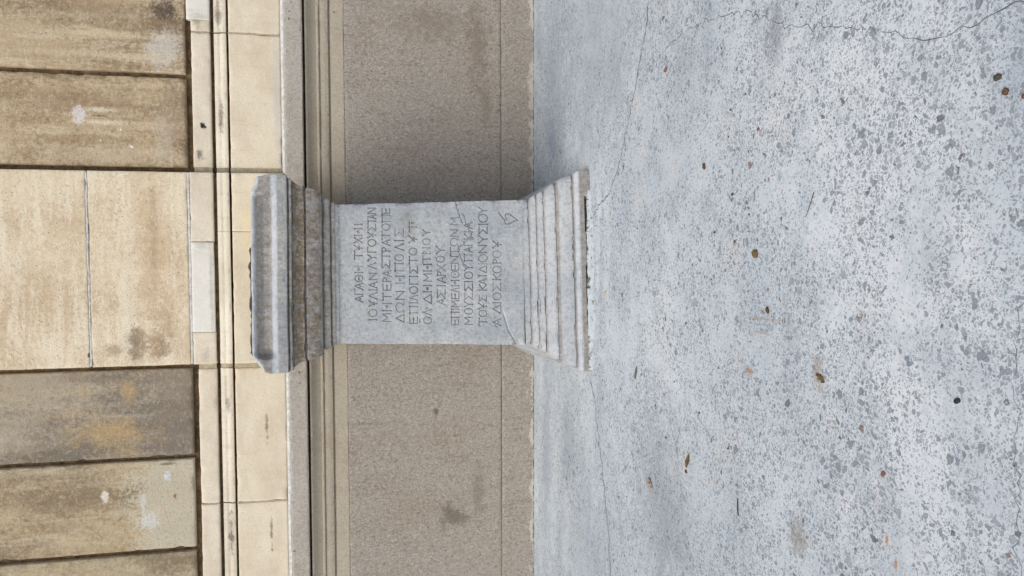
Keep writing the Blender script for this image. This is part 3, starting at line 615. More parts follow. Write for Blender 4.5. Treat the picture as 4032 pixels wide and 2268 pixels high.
# die with the engraved inscription
STROKES = "-1322,10746 -1172,11109 -1034,10742;-1239,10909 -1177,10835 -1112,10908;-957,10741 -952,11107 -699,11104;-736,10739 -572,11102 -416,10735;-644,10902 -575,10828 -504,10900;-52,10913 -61,10854 -86,10801 -124,10761 -170,10737 -221,10733 -270,10748 -312,10782 -343,10830 -359,10887 -359,10947 -341,11004 -310,11051 -267,11083 -218,11097 -167,11091 -121,11067 -84,11026 -60,10972 -52,10913;-268,10916 -145,10914;72,11094 69,10729;369,11090 367,10725;170,10947 202,10866 259,10964 285,10880;688,11097 1050,11092;869,11105 868,10750;1092,11102 1220,10923 1347,11099;1220,10923 1219,10746;1156,10882 1283,10880;1475,11098 1710,10740;1709,11095 1475,10743;1822,11093 1823,10738;2138,11089 2140,10734;1928,10950 1963,10872 2023,10967 2051,10885;2337,11087 2339,10732;-2163,10473 -2171,10094;-1671,10278 -1682,10216 -1711,10162 -1754,10120 -1808,10096 -1866,10091 -1922,10107 -1970,10142 -2005,10192 -2022,10251 -2021,10313 -2001,10372 -1964,10421 -1915,10454 -1859,10469 -1801,10463 -1748,10437 -1706,10394 -1680,10339 -1671,10278;-1529,10465 -1399,10274 -1262,10462;-1399,10274 -1402,10085;-1467,10230 -1333,10228;-1194,10082 -1033,10459 -883,10078;-750,10456 -755,10077;-669,10076 -521,10453 -380,10072;-586,10245 -524,10169 -459,10244;-263,10071 -259,10450 37,10067 40,10446;245,10117 387,10494 523,10114;632,10491 770,10300 910,10488;770,10300 769,10111;1028,10107 1029,10486 1262,10483;1625,10290 1616,10228 1591,10174 1552,10132 1504,10107 1451,10103 1400,10119 1356,10154 1324,10203 1307,10262 1307,10325 1324,10383 1356,10432 1400,10466 1451,10480 1504,10474 1552,10449 1591,10406 1616,10351 1625,10290;1710,10478 1839,10287 1966,10475;1839,10287 1839,10097;1775,10242 1903,10241;2340,10459 2041,10462 2206,10282 2042,10106 2342,10103;2383,10458 2618,10455;2500,10468 2502,10089;2609,10088 2703,10465 2802,10086;2662,10258 2705,10182 2747,10257;2855,10085 2852,10464 3112,10082 3109,10460;-2277,9439 -2246,9831 -2081,9594 -1906,9827 -1891,9434;-1746,9825 -1753,9433;-1399,9821 -1405,9428;-1633,9667 -1596,9580 -1529,9685 -1499,9595;-1251,9807 -908,9803;-1080,9817 -1085,9424;-480,9798 -778,9801 -783,9433 -484,9429;-781,9617 -544,9614;-363,9808 -368,9416;-364,9800 -291,9799 -256,9792 -227,9773 -207,9745 -200,9712 -208,9679 -228,9651 -257,9633 -292,9627 -365,9628;-130,9413 19,9803 160,9409;-47,9588 16,9509 80,9587;640,9826 254,9831 465,9649 252,9472 638,9468;672,9826 1015,9822;843,9835 842,9454;1077,9832 1077,9451;1077,9825 1150,9824 1185,9817 1215,9798 1234,9771 1241,9739 1234,9707 1214,9680 1185,9662 1150,9656 1077,9657;1336,9448 1475,9827 1615,9444;1414,9618 1476,9541 1537,9617;1625,9814 2022,9809;1824,9823 1825,9441;2366,9626 2358,9564 2335,9509 2299,9467 2253,9442 2204,9437 2156,9453 2114,9488 2084,9538 2068,9598 2067,9661 2083,9720 2113,9769 2155,9803 2202,9818 2252,9812 2297,9786 2334,9743 2357,9688 2366,9626;2440,9800 2826,9795;2486,9815 2488,9433;2779,9811 2782,9430;3104,9796 2868,9799 2871,9440 3108,9437;2869,9620 3057,9617;-2312,8833 -2115,9214 -1935,8828 -2312,8833;-1859,8835 -1735,8834 -1722,8877 -1775,8912 -1812,8958 -1829,9011 -1826,9065 -1803,9116 -1761,9159 -1704,9190 -1639,9206 -1571,9205 -1506,9188 -1451,9155 -1410,9112 -1388,9060 -1387,9005 -1407,8953 -1445,8908 -1499,8874 -1487,8831 -1364,8829;-1224,8808 -1218,9203 -847,8803 -841,9198;-447,9193 -451,8798;-118,9189 -121,8794;-339,9034 -303,8946 -240,9052 -211,8961;89,9223 529,9218;142,9239 138,8823;477,9235 474,8819;905,9022 897,8954 873,8894 836,8848 791,8821 741,8816 693,8833 652,8871 621,8926 606,8991 606,9060 622,9124 653,9178 695,9215 743,9231 792,9225 837,9197 874,9150 897,9089 905,9022;1109,8811 1261,9225 1411,8807;1572,9221 1573,8805;2153,9202 1766,9206 1979,9008 1767,8815 2155,8810;-2069,8560 -2370,8564 -2378,8200 -2077,8196;-2374,8382 -2136,8379;-1918,8554 -1530,8549;-1872,8569 -1879,8182;-1576,8565 -1583,8178;-1389,8563 -1396,8176;-1277,8174 -1147,8560 -1028,8171;-625,8360 -635,8297 -661,8242 -701,8199 -750,8174 -803,8169 -855,8185 -899,8221 -931,8272 -948,8332 -947,8396 -929,8456 -895,8506 -850,8540 -798,8555 -745,8549 -697,8523 -658,8479 -634,8423 -625,8360;-507,8165 -503,8552 -267,8549;-138,8547 -141,8160;348,8530 13,8534 196,8350 11,8170 346,8166;450,8550 817,8546;634,8559 632,8183;1216,8364 1207,8303 1181,8249 1140,8207 1090,8183 1035,8178 981,8194 935,8229 901,8278 884,8337 884,8399 902,8457 936,8506 982,8539 1036,8554 1090,8548 1141,8522 1181,8480 1207,8425 1216,8364;1465,8549 1632,8359 1800,8545;1632,8359 1633,8170;1549,8315 1716,8313;2005,8531 2437,8526;2221,8540 2222,8163;-2087,7714 -2097,7653 -2123,7598 -2164,7556 -2213,7532 -2267,7527 -2318,7543 -2362,7578 -2394,7628 -2410,7687 -2409,7749 -2390,7808 -2356,7857 -2311,7891 -2259,7905 -2205,7899 -2157,7874 -2119,7831 -2094,7776 -2087,7714;-2004,7523 -1850,7901 -1710,7520;-1450,7528 -1216,7893 -994,7522 -1450,7528;-875,7889 -880,7509;-582,7885 -587,7505;-779,7736 -748,7652 -691,7754 -666,7666;-375,7503 -350,7882 -194,7653 -35,7878 -17,7498;123,7876 120,7497;435,7872 433,7493;226,7723 260,7639 320,7741 347,7653;533,7903 848,7900;690,7912 689,7555;952,7909 951,7551;952,7902 1004,7901 1028,7895 1049,7878 1063,7852 1068,7822 1063,7792 1049,7766 1028,7750 1003,7744 951,7745;1227,7905 1226,7548;1660,7721 1653,7663 1632,7612 1599,7572 1558,7549 1514,7545 1470,7560 1433,7593 1406,7639 1391,7695 1391,7754 1406,7810 1433,7856 1470,7887 1513,7901 1558,7896 1599,7872 1632,7832 1653,7780 1660,7721;1823,7898 1959,7718 2094,7895;1959,7718 1959,7539;-1515,6858 -1356,7249 -1210,6854;-1427,7034 -1361,6954 -1293,7032;-759,7230 -1194,7235 -957,7047 -1199,6866 -763,6860;-595,7239 -600,6846;-447,6844 -302,7236 -164,6841;-366,7020 -305,6941 -242,7019;-97,7233 -100,6840;-97,7225 -23,7224 13,7217 42,7198 62,7170 69,7137 62,7104 41,7076 11,7058 -24,7051 -98,7052;112,7230 425,6833;427,7226 109,6837;823,7063 815,6998 793,6940 758,6895 715,6869 669,6864 624,6881 585,6918 556,6970 542,7034 542,7100 557,7163 586,7215 625,7251 671,7266 717,7260 759,7233 794,7188 815,7129 823,7063;932,7264 1111,7060 1291,7259;1111,7060 1111,6857;-2219,6570 -2470,6573 -2478,6222 -2226,6219;-2474,6398 -2275,6395;-2153,6566 -1837,6562;-2115,6580 -2123,6206;-1875,6577 -1882,6203;-1728,6575 -1734,6201;-1636,6200 -1611,6574 -1480,6348 -1342,6570 -1330,6196;-974,6555 -1226,6558 -1231,6206 -979,6203;-1229,6382 -1029,6380;-903,6191 -800,6564 -706,6188;-600,6561 -604,6187;-344,6558 -348,6184;-516,6410 -489,6328 -440,6428 -418,6342;94,6365 85,6305 60,6251 21,6209 -27,6185 -79,6181 -130,6197 -173,6231 -205,6280 -221,6339 -220,6400 -203,6458 -170,6506 -127,6539 -76,6554 -24,6548 24,6523 62,6481 86,6426 94,6365;-80,6368 -33,6386;423,6537 150,6540 148,6189 421,6185;149,6365 365,6362;481,6195 483,6591 809,6191 810,6587;865,6575 1247,6570;1056,6584 1055,6188;1290,6205 1397,6203 1408,6247 1362,6282 1329,6328 1313,6381 1315,6436 1335,6487 1370,6530 1418,6561 1474,6577 1533,6576 1589,6559 1637,6527 1672,6483 1692,6431 1694,6376 1678,6324 1646,6278 1600,6245 1610,6201 1717,6199;1783,6179 1782,6575 2089,6175 2088,6571;2330,6172 2349,6568 2504,6328 2656,6564 2680,6167;-2493,5546 -2463,5945 -2314,5704 -2154,5941 -2141,5542;-1710,5736 -1718,5672 -1741,5614 -1775,5570 -1817,5544 -1862,5539 -1905,5556 -1942,5592 -1969,5645 -1983,5707 -1981,5773 -1966,5835 -1937,5886 -1898,5921 -1854,5937 -1810,5931 -1769,5904 -1736,5859 -1716,5801 -1710,5736;-1629,5935 -1507,5734 -1378,5932;-1507,5734 -1510,5534;-950,5914 -1290,5918 -1106,5729 -1296,5543 -955,5539;-512,5909 -863,5913 -672,5723 -868,5538 -516,5533;-413,5919 -418,5520;56,5714 47,5649 21,5592 -20,5548 -70,5522 -124,5517 -176,5534 -221,5571 -254,5623 -271,5685 -270,5751 -252,5813 -218,5864 -173,5899 -120,5915 -66,5909 -17,5882 23,5837 48,5779 56,5714;124,5913 270,5711 419,5909;270,5711 269,5511;556,5903 928,5898;601,5918 599,5529;884,5914 883,5526;1015,5524 1131,5911 1246,5521;1080,5698 1131,5620 1182,5697;1332,5520 1332,5908 1509,5906;1653,5904 1653,5516;1882,5882 1689,5710 1883,5533;1992,5900 1993,5512;2147,5510 2298,5896 2454,5506;2232,5684 2300,5605 2367,5682;-2544,5235 -2181,5231;-2362,5244 -2370,4864;-1799,5047 -1809,4986 -1835,4931 -1874,4889 -1923,4865 -1976,4860 -2026,4876 -2070,4911 -2101,4961 -2117,5020 -2116,5083 -2097,5141 -2064,5190 -2019,5224 -1968,5239 -1916,5233 -1868,5207 -1831,5164 -1807,5109 -1799,5047;-1752,5236 -1612,5045 -1466,5233;-1612,5045 -1615,4855;-1684,5000 -1541,4998;-1092,5217 -1389,5221 -1228,5040 -1395,4863 -1097,4860;-826,5225 -830,4845;-575,5203 -788,5034 -579,4861;-557,4841 -410,5219 -270,4838;-475,5011 -413,4935 -349,5010;-135,5216 -138,4836;5,4846 179,5212 347,4841 5,4846;442,5220 440,4795;893,5002 883,4933 854,4872 810,4825 755,4798 695,4792 637,4810 587,4849 551,4905 532,4972 532,5041 552,5107 589,5162 639,5199 697,5216 757,5209 811,5181 855,5133 883,5071 893,5002;980,4788 982,5213 1333,4784 1334,5208;1455,5207 1636,4992 1818,5202;1636,4992 1637,4780;2247,5184 1895,5189 2089,4987 1896,4789 2249,4785;2357,5195 2359,4771;2843,4977 2833,4908 2803,4847 2757,4800 2699,4773 2635,4768 2574,4786 2520,4825 2481,4881 2460,4947 2460,5017 2480,5083 2518,5137 2571,5175 2633,5191 2696,5185 2754,5156 2801,5108 2832,5046 2843,4977;2863,5189 3025,4975 3182,5185;3025,4975 3026,4762;-2568,4159 -2393,4562 -2236,4154;-2471,4340 -2400,4258 -2325,4338;-1981,4163 -1758,4554 -1550,4158 -1981,4163;-1455,4550 -1461,4144;-983,4341 -993,4276 -1019,4217 -1060,4172 -1111,4146 -1165,4141 -1218,4158 -1263,4196 -1296,4249 -1313,4312 -1312,4379 -1293,4442 -1259,4494 -1212,4530 -1159,4545 -1105,4539 -1056,4512 -1016,4466 -991,4407 -983,4341;-472,4525 -870,4530 -653,4337 -875,4149 -476,4144;-326,4535 -330,4130;-75,4512 -288,4332 -78,4147;333,4324 323,4259 296,4200 254,4156 202,4129 146,4125 91,4142 44,4179 10,4232 -8,4295 -7,4362 12,4425 47,4477 94,4513 149,4529 205,4522 256,4495 298,4449 324,4390 333,4324;481,4525 479,4120;481,4517 556,4516 592,4509 622,4489 643,4460 650,4426 642,4392 622,4363 591,4344 555,4338 480,4339;1068,4315 1059,4249 1034,4191 995,4146 946,4120 894,4115 842,4132 798,4169 766,4222 749,4286 749,4353 767,4415 799,4468 844,4503 895,4519 947,4513 995,4486 1034,4440 1059,4381 1068,4315;1201,4516 1377,4311 1554,4511;1377,4311 1377,4108;1289,4264 1466,4261;-2328,8080 -2198,8078;-1887,7934 -1811,7933;-1705,7812 -1609,7746 -1675,7693;2459,8440 2383,8398 2416,8322;-2479,4698 -2501,4687;-2573,4440 -2629,4385 -2619,4328;-2152,4458 -2208,4458;2600,3790 2699,3859 2791,3889 2860,3865 2884,3786 2854,3677 2763,3552 2641,3396 2565,3255;2577,3790 2561,3876 2484,3917 2392,3871 2362,3793 2385,3683 2463,3556 2517,3461 2542,3255;2957,4215 2820,4147 2728,4039 2652,4024 2629,3946 2576,3915;*3433,6312 3346,6291 3128,6250 2932,6186 2735,6123 2561,6036 2408,5972;*2889,6010 2671,5902 2365,5796 2168,5687 1949,5579 1729,5522;*1729,5522 1652,5694 1509,5873 1367,6007 1290,6152 1072,6232;*1290,6152 1050,6166 765,6103 458,5975 194,5845;*1729,5522 1652,5438"
def decode():
    out = []
    for s in STROKES.split(';'):
        k = s.startswith('*'); s = s.lstrip('*')
        out.append((k, np.array([[float(c)/1e4 for c in p.split(',')] for p in s.split()])))
    return out
Z0, Z1 = .3005, 1.1845
hw = lambda z: .356+(.327-.356)*(z-Z0)/(Z1-Z0)
GX, GZ = 420, 520
uu = np.linspace(-1, 1, GX+1); zz = np.linspace(Z0, Z1, GZ+1)
U, ZZ = np.meshgrid(uu, zz); W = hw(ZZ); X = U*W
depth = np.zeros_like(X); dirt = np.zeros_like(X)
cellz = (Z1-Z0)/GZ
rs = np.random.RandomState(4)
def carve(p, q, w0, w1, dep):
    """V-cut from p to q, half width w0 -> w1"""
    m = max(w0, w1)+.003
    lo, hi = np.minimum(p, q)-m, np.maximum(p, q)+m
    j0, j1 = max(0, int((lo[1]-Z0)/cellz)), min(GZ, int((hi[1]-Z0)/cellz)+1)
    if j1 <= j0: return
    wmin = .34
    i0, i1 = max(0, int((lo[0]/wmin+1)/2*GX)-14), min(GX, int((hi[0]/wmin+1)/2*GX)+14)
    xs_, zs_ = X[j0:j1+1, i0:i1+1], ZZ[j0:j1+1, i0:i1+1]
    d = q-p; L2 = max(1e-12, d@d)
    t = np.clip(((xs_-p[0])*d[0]+(zs_-p[1])*d[1])/L2, 0, 1)
    r = np.hypot(xs_-p[0]-t*d[0], zs_-p[1]-t*d[1])
    w = w0+(w1-w0)*t
    k = np.clip(1-r/w, 0, 1)
    s = depth[j0:j1+1, i0:i1+1]; np.maximum(s, k*dep*(w/.004), out=s)
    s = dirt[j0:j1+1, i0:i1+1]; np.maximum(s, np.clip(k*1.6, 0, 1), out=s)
for crack, P in decode():
    if crack:
        for a, b in zip(P[:-1], P[1:]):
            m = 5
            pts = [a+(b-a)*i/m for i in range(m+1)]
            for i in range(1, m): pts[i] = pts[i]+rs.normal(0, .0022, 2)
            for i in range(m): carve(pts[i], pts[i+1], .0022+.0012*rs.rand(), .0022+.0012*rs.rand(), .007)
    else:
        dp = .0074*(.7+.6*rs.rand()); w = .0027+.0006*rs.rand()
        for a, b in zip(P[:-1], P[1:]): carve(a, b, w, w, dp)
        if len(P) <= 3:
            for e, f in ((P[0], P[1]), (P[-1], P[-2])):        # wedge-shaped serifs
                d = (f-e); L = np.hypot(*d)
                if L > .012:
                    d = d/L; nrm = np.array([-d[1], d[0]])
                    carve(e-nrm*.003, e+nrm*.003, .0022, .0022, dp*.9)
                    carve(e, e+d*.010, w*1.35, w, dp)
q = np.stack([X*14, ZZ*14, 0*X], -1)
e = np.minimum(W-np.abs(X), 9)
rough = .0016*fbm(q*1.3, 5)*2 + .0008*fbm(np.stack([X*70+ZZ*55, ZZ*20-X*20, 0*X], -1), 3)
chipk = np.exp(-e/.007)*(.0015+np.maximum(0, fbm(np.stack([ZZ*16, 0*X+np.sign(U)*5, X*16], -1), 4)+.02)*.034)
# flake lost beside the crack and a break at the lower left corner
fl = np.exp(-(((X-.115)/.028)**2+((ZZ-.60)/.07)**2)**2)*.004*smooth(-.2, .3, fbm(q*1.5+8, 3)+.3)
gou = np.exp(-(np.abs((ZZ-.335)-.45*(X+.355)-.010*np.sin((X+.355)*22)-.006*fbm(q*2.5, 3))/.0042)**2)*(1-smooth(-.25, -.16, X))*.007
brk = .020*smooth(.03, .0, np.hypot(X+.352, (ZZ-.335)*.8)+.010*fbm(q*2, 3))
Yf = -(W-HD+.30) + depth - rough + chipk + fl + gou + brk
edge_in = np.where(np.abs(U) > .9999, np.sign(U)*-(chipk*.8), 0)
fv = np.stack([X+edge_in, Yf, ZZ], -1).reshape(-1, 3)
n1 = GX+1
faces = [(j*n1+i, j*n1+i+1, (j+1)*n1+i+1, (j+1)*n1+i) for j in range(GZ) for i in range(GX)]
verts = fv.tolist()
b = len(verts)
for j in range(GZ+1):
    w = float(hw(zz[j])); verts += [(w-.003, w-HD+.30+BACK, float(zz[j])), (-w+.003, w-HD+.30+BACK, float(zz[j]))]
for j in range(GZ):
    r0, r1 = j*n1+GX, (j+1)*n1+GX; l0, l1 = j*n1, (j+1)*n1
    a0, a1, c0, c1 = b+2*j, b+2*j+2, b+2*j+1, b+2*j+3
    faces += [(r0, a0, a1, r1), (a0, c0, c1, a1), (c0, l0, l1, c1)]
nv = len(verts)
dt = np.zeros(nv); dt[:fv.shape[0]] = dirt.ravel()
pl = np.zeros(nv); pl[:fv.shape[0]] = (.9*smooth(.35, .75, fbm(np.stack([X*5+3, ZZ*5, 0*X], -1), 4)+.35*np.exp(-(((X-.26)/.08)**2+((ZZ-.44)/.10)**2))+.6*gou/.007)).ravel()
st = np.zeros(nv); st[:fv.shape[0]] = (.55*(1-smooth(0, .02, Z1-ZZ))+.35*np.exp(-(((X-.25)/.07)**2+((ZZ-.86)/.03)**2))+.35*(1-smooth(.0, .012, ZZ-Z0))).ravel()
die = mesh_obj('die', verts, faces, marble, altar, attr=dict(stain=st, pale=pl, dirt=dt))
die['label'] = 'inscribed face with Greek letters and an ivy leaf'

# cement bedding round the foot of the altar
bv = []; bf = []
xs_ = np.linspace(-.475, .40, 120); prof_ = np.linspace(0, 1, 9)
for x in xs_:
    nz = float(fbm(np.array([x*9, 2., 0.]), 4)); nw = float(fbm(np.array([x*14, 7., 0.]), 4))
    wd = (.050+.045*nw)*min(1, (x+.475)/.05+.15, (.40-x)/.08+.1)
    for t_ in prof_:
        y = -.452-.02*(t_ > .05)*0 - wd*t_
        z = (.020+.006*nz)*(1-t_)**1.4*(1 if t_ > 0 else .55)+.0015+.006*float(fbm(np.array([x*40, t_*3, 1.]), 3))*(1-t_)
        if t_ == 1: z = -.012
        bv.append((x, y, z))
m = len(prof_)
bf = [(i*m+k, i*m+k+1, (i+1)*m+k+1, (i+1)*m+k) for i in range(len(xs_)-1) for k in range(m-1)]
t = NT('cement_bedding', .95)
nzz = t.noise(t.P, 34, 6, .75); mo = t.noise(t.vec((1, 1, 1), (3, 3, 3)), 12, 5, .7)
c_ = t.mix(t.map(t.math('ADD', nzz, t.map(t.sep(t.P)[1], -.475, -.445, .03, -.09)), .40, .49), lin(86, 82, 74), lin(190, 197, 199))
c_ = t.mix(t.math('MULTIPLY', t.map(mo, .54, .68), .6), c_, lin(96, 100, 62))
o = mesh_obj('cement_bedding', bv, bf, t.done(c_, t.bump(nzz, .5, .01)), altar)
o['label'] = 'dark crumbling cement and moss along the foot'

# ------------------------------------------------------------------ cracks in the paving
m_crack = plain_mat('crack_shadow_dirt', lin(116, 118, 120), lin(82, 84, 88), 50, .95)
def crack(name, pts, w, seed, label):
    rs = np.random.RandomState(seed); P = [np.array(p) for p in pts]; L = []
    for a, b in zip(P[:-1], P[1:]):
        d = b-a; n = max(2, int(np.hypot(*d)/.014)); nr = np.array([-d[1], d[0]])/np.hypot(*d)
        for i in range(n): L.append(a+d*i/n+nr*rs.normal(0, .0032)*(1+2*float(vnoise(np.array([i*.3,seed,0.]))**2))*(i > 0))
    L.append(P[-1]); L = np.array(L); v = []; f = []
    for i, p in enumerate(L):
        d = L[min(i+1, len(L)-1)]-L[max(i-1, 0)]; nr = np.array([-d[1], d[0]])/np.hypot(*d)
        ww = w*(.35+.9*rs.rand())*(.4 if i in (0, len(L)-1) else 1)
        for s in (-1, 1):
            q = p+nr*s*ww/2; v.append((q[0], q[1], float(ground_height(q[0:1], q[1:2])[0])+.0012))
    f = [(2*i, 2*i+1, 2*i+3, 2*i+2) for i in range(len(L)-1)]
    o = mesh_obj(name, v, f, m_crack)
    tag(o, label, kind='structure')
crack('ground_crack', [(.151, -1.175), (.202, -1.268), (.239, -1.39), (.318, -1.492), (.412, -1.564), (.518, -1.633), (.663, -1.72), (.762, -1.77), (.84, -1.822), (.954, -1.848)], .0048, 1, 'hairline crack running from the foot of the altar to the edge')
crack('ground_crack', [(.655, -1.72), (.696, -1.884), (.739, -2.067), (.743, -2.229), (.719, -2.441), (.712, -2.48), (.692, -2.6), (.604, -2.771), (.575, -2.847), (.528, -3.015), (.512, -3.06), (.462, -3.21), (.432, -3.282), (.417, -3.327), (.414, -3.389), (.412, -3.428), (.422, -3.482), (.424, -3.6)], .0019, 2, 'long wandering crack through the open paving')
crack('ground_crack', [(-.61, -1.123), (-.711, -1.204), (-.87, -1.265), (-.972, -1.307), (-1.089, -1.354), (-1.274, -1.412), (-1.478, -1.447), (-1.9, -1.52)], .0046, 3, 'straight hairline crack running from a corner of the altar along the wall')
crack('ground_crack', [(-.05, -3.60), (-.084, -3.575), (-.123, -3.557), (-.179, -3.555), (-.25, -3.551), (-.304, -3.562), (-.369, -3.558), (-.473, -3.566), (-.574, -3.578), (-.75, -3.60)], .0012, 4, 'crack along the near edge of the paving')

# ------------------------------------------------------------------ litter lying on the paving
def gz(x, y): return float(ground_height(np.array([x]), np.array([y]))[0])
def pebble(name, x, y, sx, sy, sz, rot, mat, seed, label, cat, group=None, flat=False):
    bm = bmesh.new(); bmesh.ops.create_icosphere(bm, subdivisions=3, radius=1)
    co = np.array([v.co[:] for v in bm.verts])
    d = 1+.30*fbm(co*1.1+seed*3.7, 3)+.10*fbm(co*3+seed, 2)
    co = co*d[:, None]
    co = np.sign(co)*np.abs(co)**(.8)
    for v_, c in zip(bm.verts, co): v_.co = (c[0]*sx/2, c[1]*sy/2, max(-.30, c[2])*sz)
    me = bpy.data.meshes.new(name); bm.to_mesh(me); bm.free()
    me.polygons.foreach_set('use_smooth', [True]*len(me.polygons)); me.set_sharp_from_angle(angle=R(30))
    o = link(bpy.data.objects.new(name, me), None, mat)
    o.location = (x, y, gz(x, y)+.28*sz); o.rotation_euler = (0, 0, rot)
    return tag(o, label, cat, group)
def leaf(name, x, y, L, w, rot, mat, seed, label, curl=.15, ragged=0., cat='leaf'):
    n, m = 26, 8; v = []; rs = np.random.RandomState(seed)
    for side in (0, 1):
        for i in range(n+1):
            t_ = i/n; hwid = w/2*(math.sin(math.pi*t_**.85))**.8
            if ragged: hwid *= 1-ragged*max(0, float(fbm(np.array([t_*9, seed, 0.]), 3))+.2)
            hwid = max(hwid, .0006)
            for k in range(m+1):
                s = -1+2*k/m
                z = curl*w*(abs(s)**1.6)*(.5+.5*math.sin(3*t_+seed)) + curl*L*.35*(t_-.5)**2 + .0022 + (0 if side else -.0008)
                z += .05*w*float(fbm(np.array([t_*6, s*2, seed*1.]), 2))*(1+4*ragged)
                v.append(((t_-.5)*L, s*hwid+.12*L*(t_-.5)**2, max(z, .0004 if not side else .0012)))
    f = []; S = (n+1)*(m+1)
    for i in range(n):
        for k in range(m):
            a = i*(m+1)+k
            f.append((a, a+m+1, a+m+2, a+1)); f.append((S+a, S+a+1, S+a+m+2, S+a+m+1))
    for i in range(n):
        a, b = i*(m+1), (i+1)*(m+1); f.append((a, S+a, S+b, b)); a += m; b += m; f.append((a, b, S+b, S+a))
    for a in range(m):
        f.append((a, a+1, S+a+1, S+a)); c = n*(m+1)+a; f.append((c, S+c, S+c+1, c+1))
    o = mesh_obj(name, v, f, mat); o.location = (x, y, gz(x, y)); o.rotation_euler = (0, 0, rot)
    return tag(o, label, cat)
def stick(name, a, b, r0, r1, mat, label, cat, bend=.004, seed=0, forks=()):
    v = []; f = []; rs = np.random.RandomState(seed); K = 7
    def tube(a, b, r0, r1, bend):
        n = 14; base = len(v); d = np.array(b)-np.array(a); nr = np.array([-d[1], d[0]])/np.hypot(*d); dd = d/np.hypot(*d)
        for i in range(n+1):
            t_ = i/n; p = np.array(a)+d*t_+nr*bend*math.sin(math.pi*t_)+nr*rs.normal(0, .0004); r = r0+(r1-r0)*t_
            z = gz(*p)+r+.0006+.002*math.sin(math.pi*t_)
            for k in range(K):
                an = 2*math.pi*k/K; q = p+nr*math.cos(an)*r; v.append((q[0], q[1], z+math.sin(an)*r))
        for i in range(n):
            for k in range(K): f.append((base+i*K+k, base+i*K+(k+1) % K, base+(i+1)*K+(k+1) % K, base+(i+1)*K+k))
        f.append([base+k for k in range(K-1, -1, -1)]); f.append([base+n*K+k for k in range(K)])
    tube(a, b, r0, r1, bend)
    for fk in forks: tube(*fk)
    o = mesh_obj(name, v, f, mat)
    # put the origin on the thing
    c = np.mean(np.array(v), 0)
    o.data.transform(Matrix.Translation((-c[0], -c[1], -gz(c[0], c[1])))); o.location = (c[0], c[1], gz(c[0], c[1]))
    return tag(o, label, cat)

m_brown = plain_mat('dry_brown_leaf', lin(128, 106, 66), lin(92, 74, 46), 120, .8)
m_tan = plain_mat('dry_tan_leaf', lin(168, 156, 132), lin(126, 114, 92), 140, .8)
m_green = plain_mat('grey_green_leaf', lin(112, 124, 112), lin(88, 102, 92), 90, .7)
m_twig = plain_mat('twig_bark', lin(104, 84, 58), lin(64, 50, 36), 160, .9)
m_blackst = plain_mat('dark_straw', lin(58, 56, 58), lin(36, 36, 40), 120, .7)
m_red = plain_mat('terracotta_chip', lin(138, 100, 84), lin(108, 76, 64), 110, .85)
m_darkp = plain_mat('dark_stone_chip', lin(88, 82, 74), lin(58, 54, 50), 120, .8)
m_umber = plain_mat('umber_stone_chip', lin(104, 82, 62), lin(72, 56, 44), 120, .85)
m_black = plain_mat('black_stone_chip', lin(56, 58, 64), lin(36, 38, 44), 120, .7)
m_beige = plain_mat('beige_stone_chip', lin(204, 178, 140), lin(176, 148, 110), 120, .85)

pebble('dried_fruit', -.016, -2.671, .025, .023, .008, .3, m_brown, 1, 'round flat brown dried fruit lying on the open concrete', 'dried fruit')
stick('twig', (.140, -2.945), (.080, -2.912), .0011, .0005, m_twig, 'longest thin brown twig, farther from the altar than the round dried fruit', 'twig', .004, 3)
stick('twig', (.165, -2.66), (.132, -2.655), .0009, .0004, m_twig, 'tiny brown twig lying between the round dried fruit and the dark curved chip', 'twig', .002, 5)
stick('straw', (-.757, -2.584), (-.808, -2.589), .0016, .0015, m_blackst, 'straight blackish piece of straw lying alone on the concrete', 'straw', .0006, 4)
leaf('fallen_leaf', -.508, -1.742, .062, .020, 2.75, m_green, 2, 'smooth grey green leaf on the ground nearest a corner of the altar foot', .08)
leaf('fallen_leaf', -.735, -2.236, .052, .024, 2.9, m_brown, 5, 'dry brown pointed leaf beside a dark pebble', .2, .5)
pebble('pebble', -.778, -2.222, .013, .009, .005, .9, m_darkp, 6, 'dark grey pebble touching the tip of the dry brown leaf', 'pebble')
leaf('fallen_leaf', -.322, -2.987, .038, .018, 1.1, m_brown, 9, 'torn curled brown leaf on a stained patch of concrete', .25, .9)
leaf('fallen_leaf', -.912, -1.905, .042, .026, .7, m_tan, 12, 'frayed pale tan leaf between the straight hairline crack and the blackish straw', .10, .9)
pebble('seed_pod', -.173, -2.739, .020, .009, .006, .35, m_twig, 7, 'dark seed pod lying close to an orange rust stain', 'seed')
pebble('stone_chip', .268, -2.341, .012, .022, .006, 1.9, m_umber, 8, 'dark brown curved chip lying alone on grey aggregate', 'stone chip')
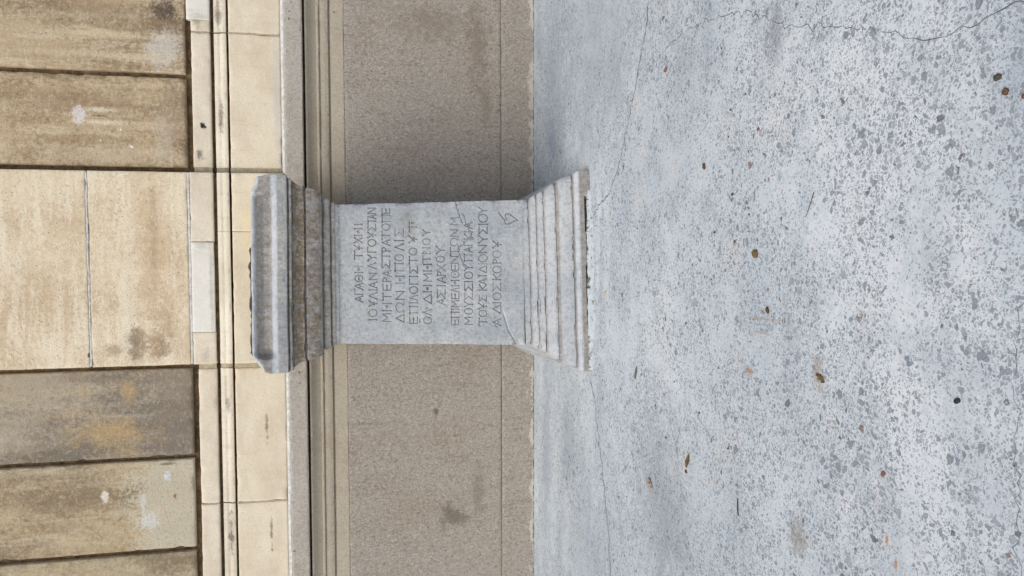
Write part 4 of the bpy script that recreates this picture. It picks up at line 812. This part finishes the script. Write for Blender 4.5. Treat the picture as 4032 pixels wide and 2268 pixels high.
pebble('stone_chip', .163, -2.53, .009, .012, .004, .2, m_umber, 15, 'small square brown chip between the dark curved chip and the twig', 'stone chip')
pebble('terracotta_shard', .651, -2.02, .014, .022, .006, .5, m_red, 10, 'reddish shard near the meeting of two cracks', 'shard')
pebble('terracotta_shard', .337, -2.674, .010, .010, .004, .8, m_red, 11, 'small reddish brown stone in the middle of the paving', 'shard')
pebble('terracotta_shard', .262, -3.560, .010, .024, .004, .1, m_red, 12, 'brick red shard at the near edge beside a dark pebble', 'shard')
pebble('terracotta_shard', -.497, -3.220, .015, .010, .003, 2.4, m_red, 13, 'oval red chip by the thin rust line', 'shard')
pebble('pebble', .306, -3.497, .011, .015, .006, .2, m_darkp, 14, 'dark olive grey pebble near the long wandering crack', 'pebble')
pebble('pebble', .277, -3.515, .011, .013, .006, 1.0, m_umber, 16, 'dark brown broken pebble beside the brick red shard', 'pebble')
pebble('pebble', -.295, -3.424, .014, .010, .005, 2.2, m_black, 17, 'smooth black pebble near the close edge of the paving', 'pebble')
pebble('stone_chip', -.204, -1.364, .024, .014, .005, 2.6, m_beige, 18, 'beige chip lying in front of the altar foot', 'stone chip')
# small dark specks of grit
GRIT = [(.098, -2.63), (.42, -2.51), (.45, -2.60), (.34, -2.50), (.05, -2.42), (.02, -2.55), (-.10, -2.40), (-.38, -2.45), (-.55, -2.32), (-.62, -2.52), (-.70, -2.05), 
        (-.60, -1.95), (-.48, -2.12), (-1.05, -1.65), (.22, -1.72), (.42, -1.55), (.55, -1.95), (.62, -2.45), (.08, -1.75), (-.75, -2.75)]
rs = np.random.RandomState(8)
protos = [pebble('grit_chip', GRIT[i][0], GRIT[i][1], .006, .005, .0032, i, m_umber if i % 2 else m_darkp, 20+i, 'tiny dark brown grit chip on the pale concrete', 'grit', 'grit chips scattered over the concrete') for i in range(4)]
for k, (x, y) in enumerate(GRIT[4:]):
    o = protos[k % 4].copy(); sc.collection.objects.link(o)
    s = .6+.8*rs.rand(); o.location = (x, y, gz(x, y)+.0014*s); o.rotation_euler = (0, 0, 6.28*rs.rand()); o.scale = (s, s, s)
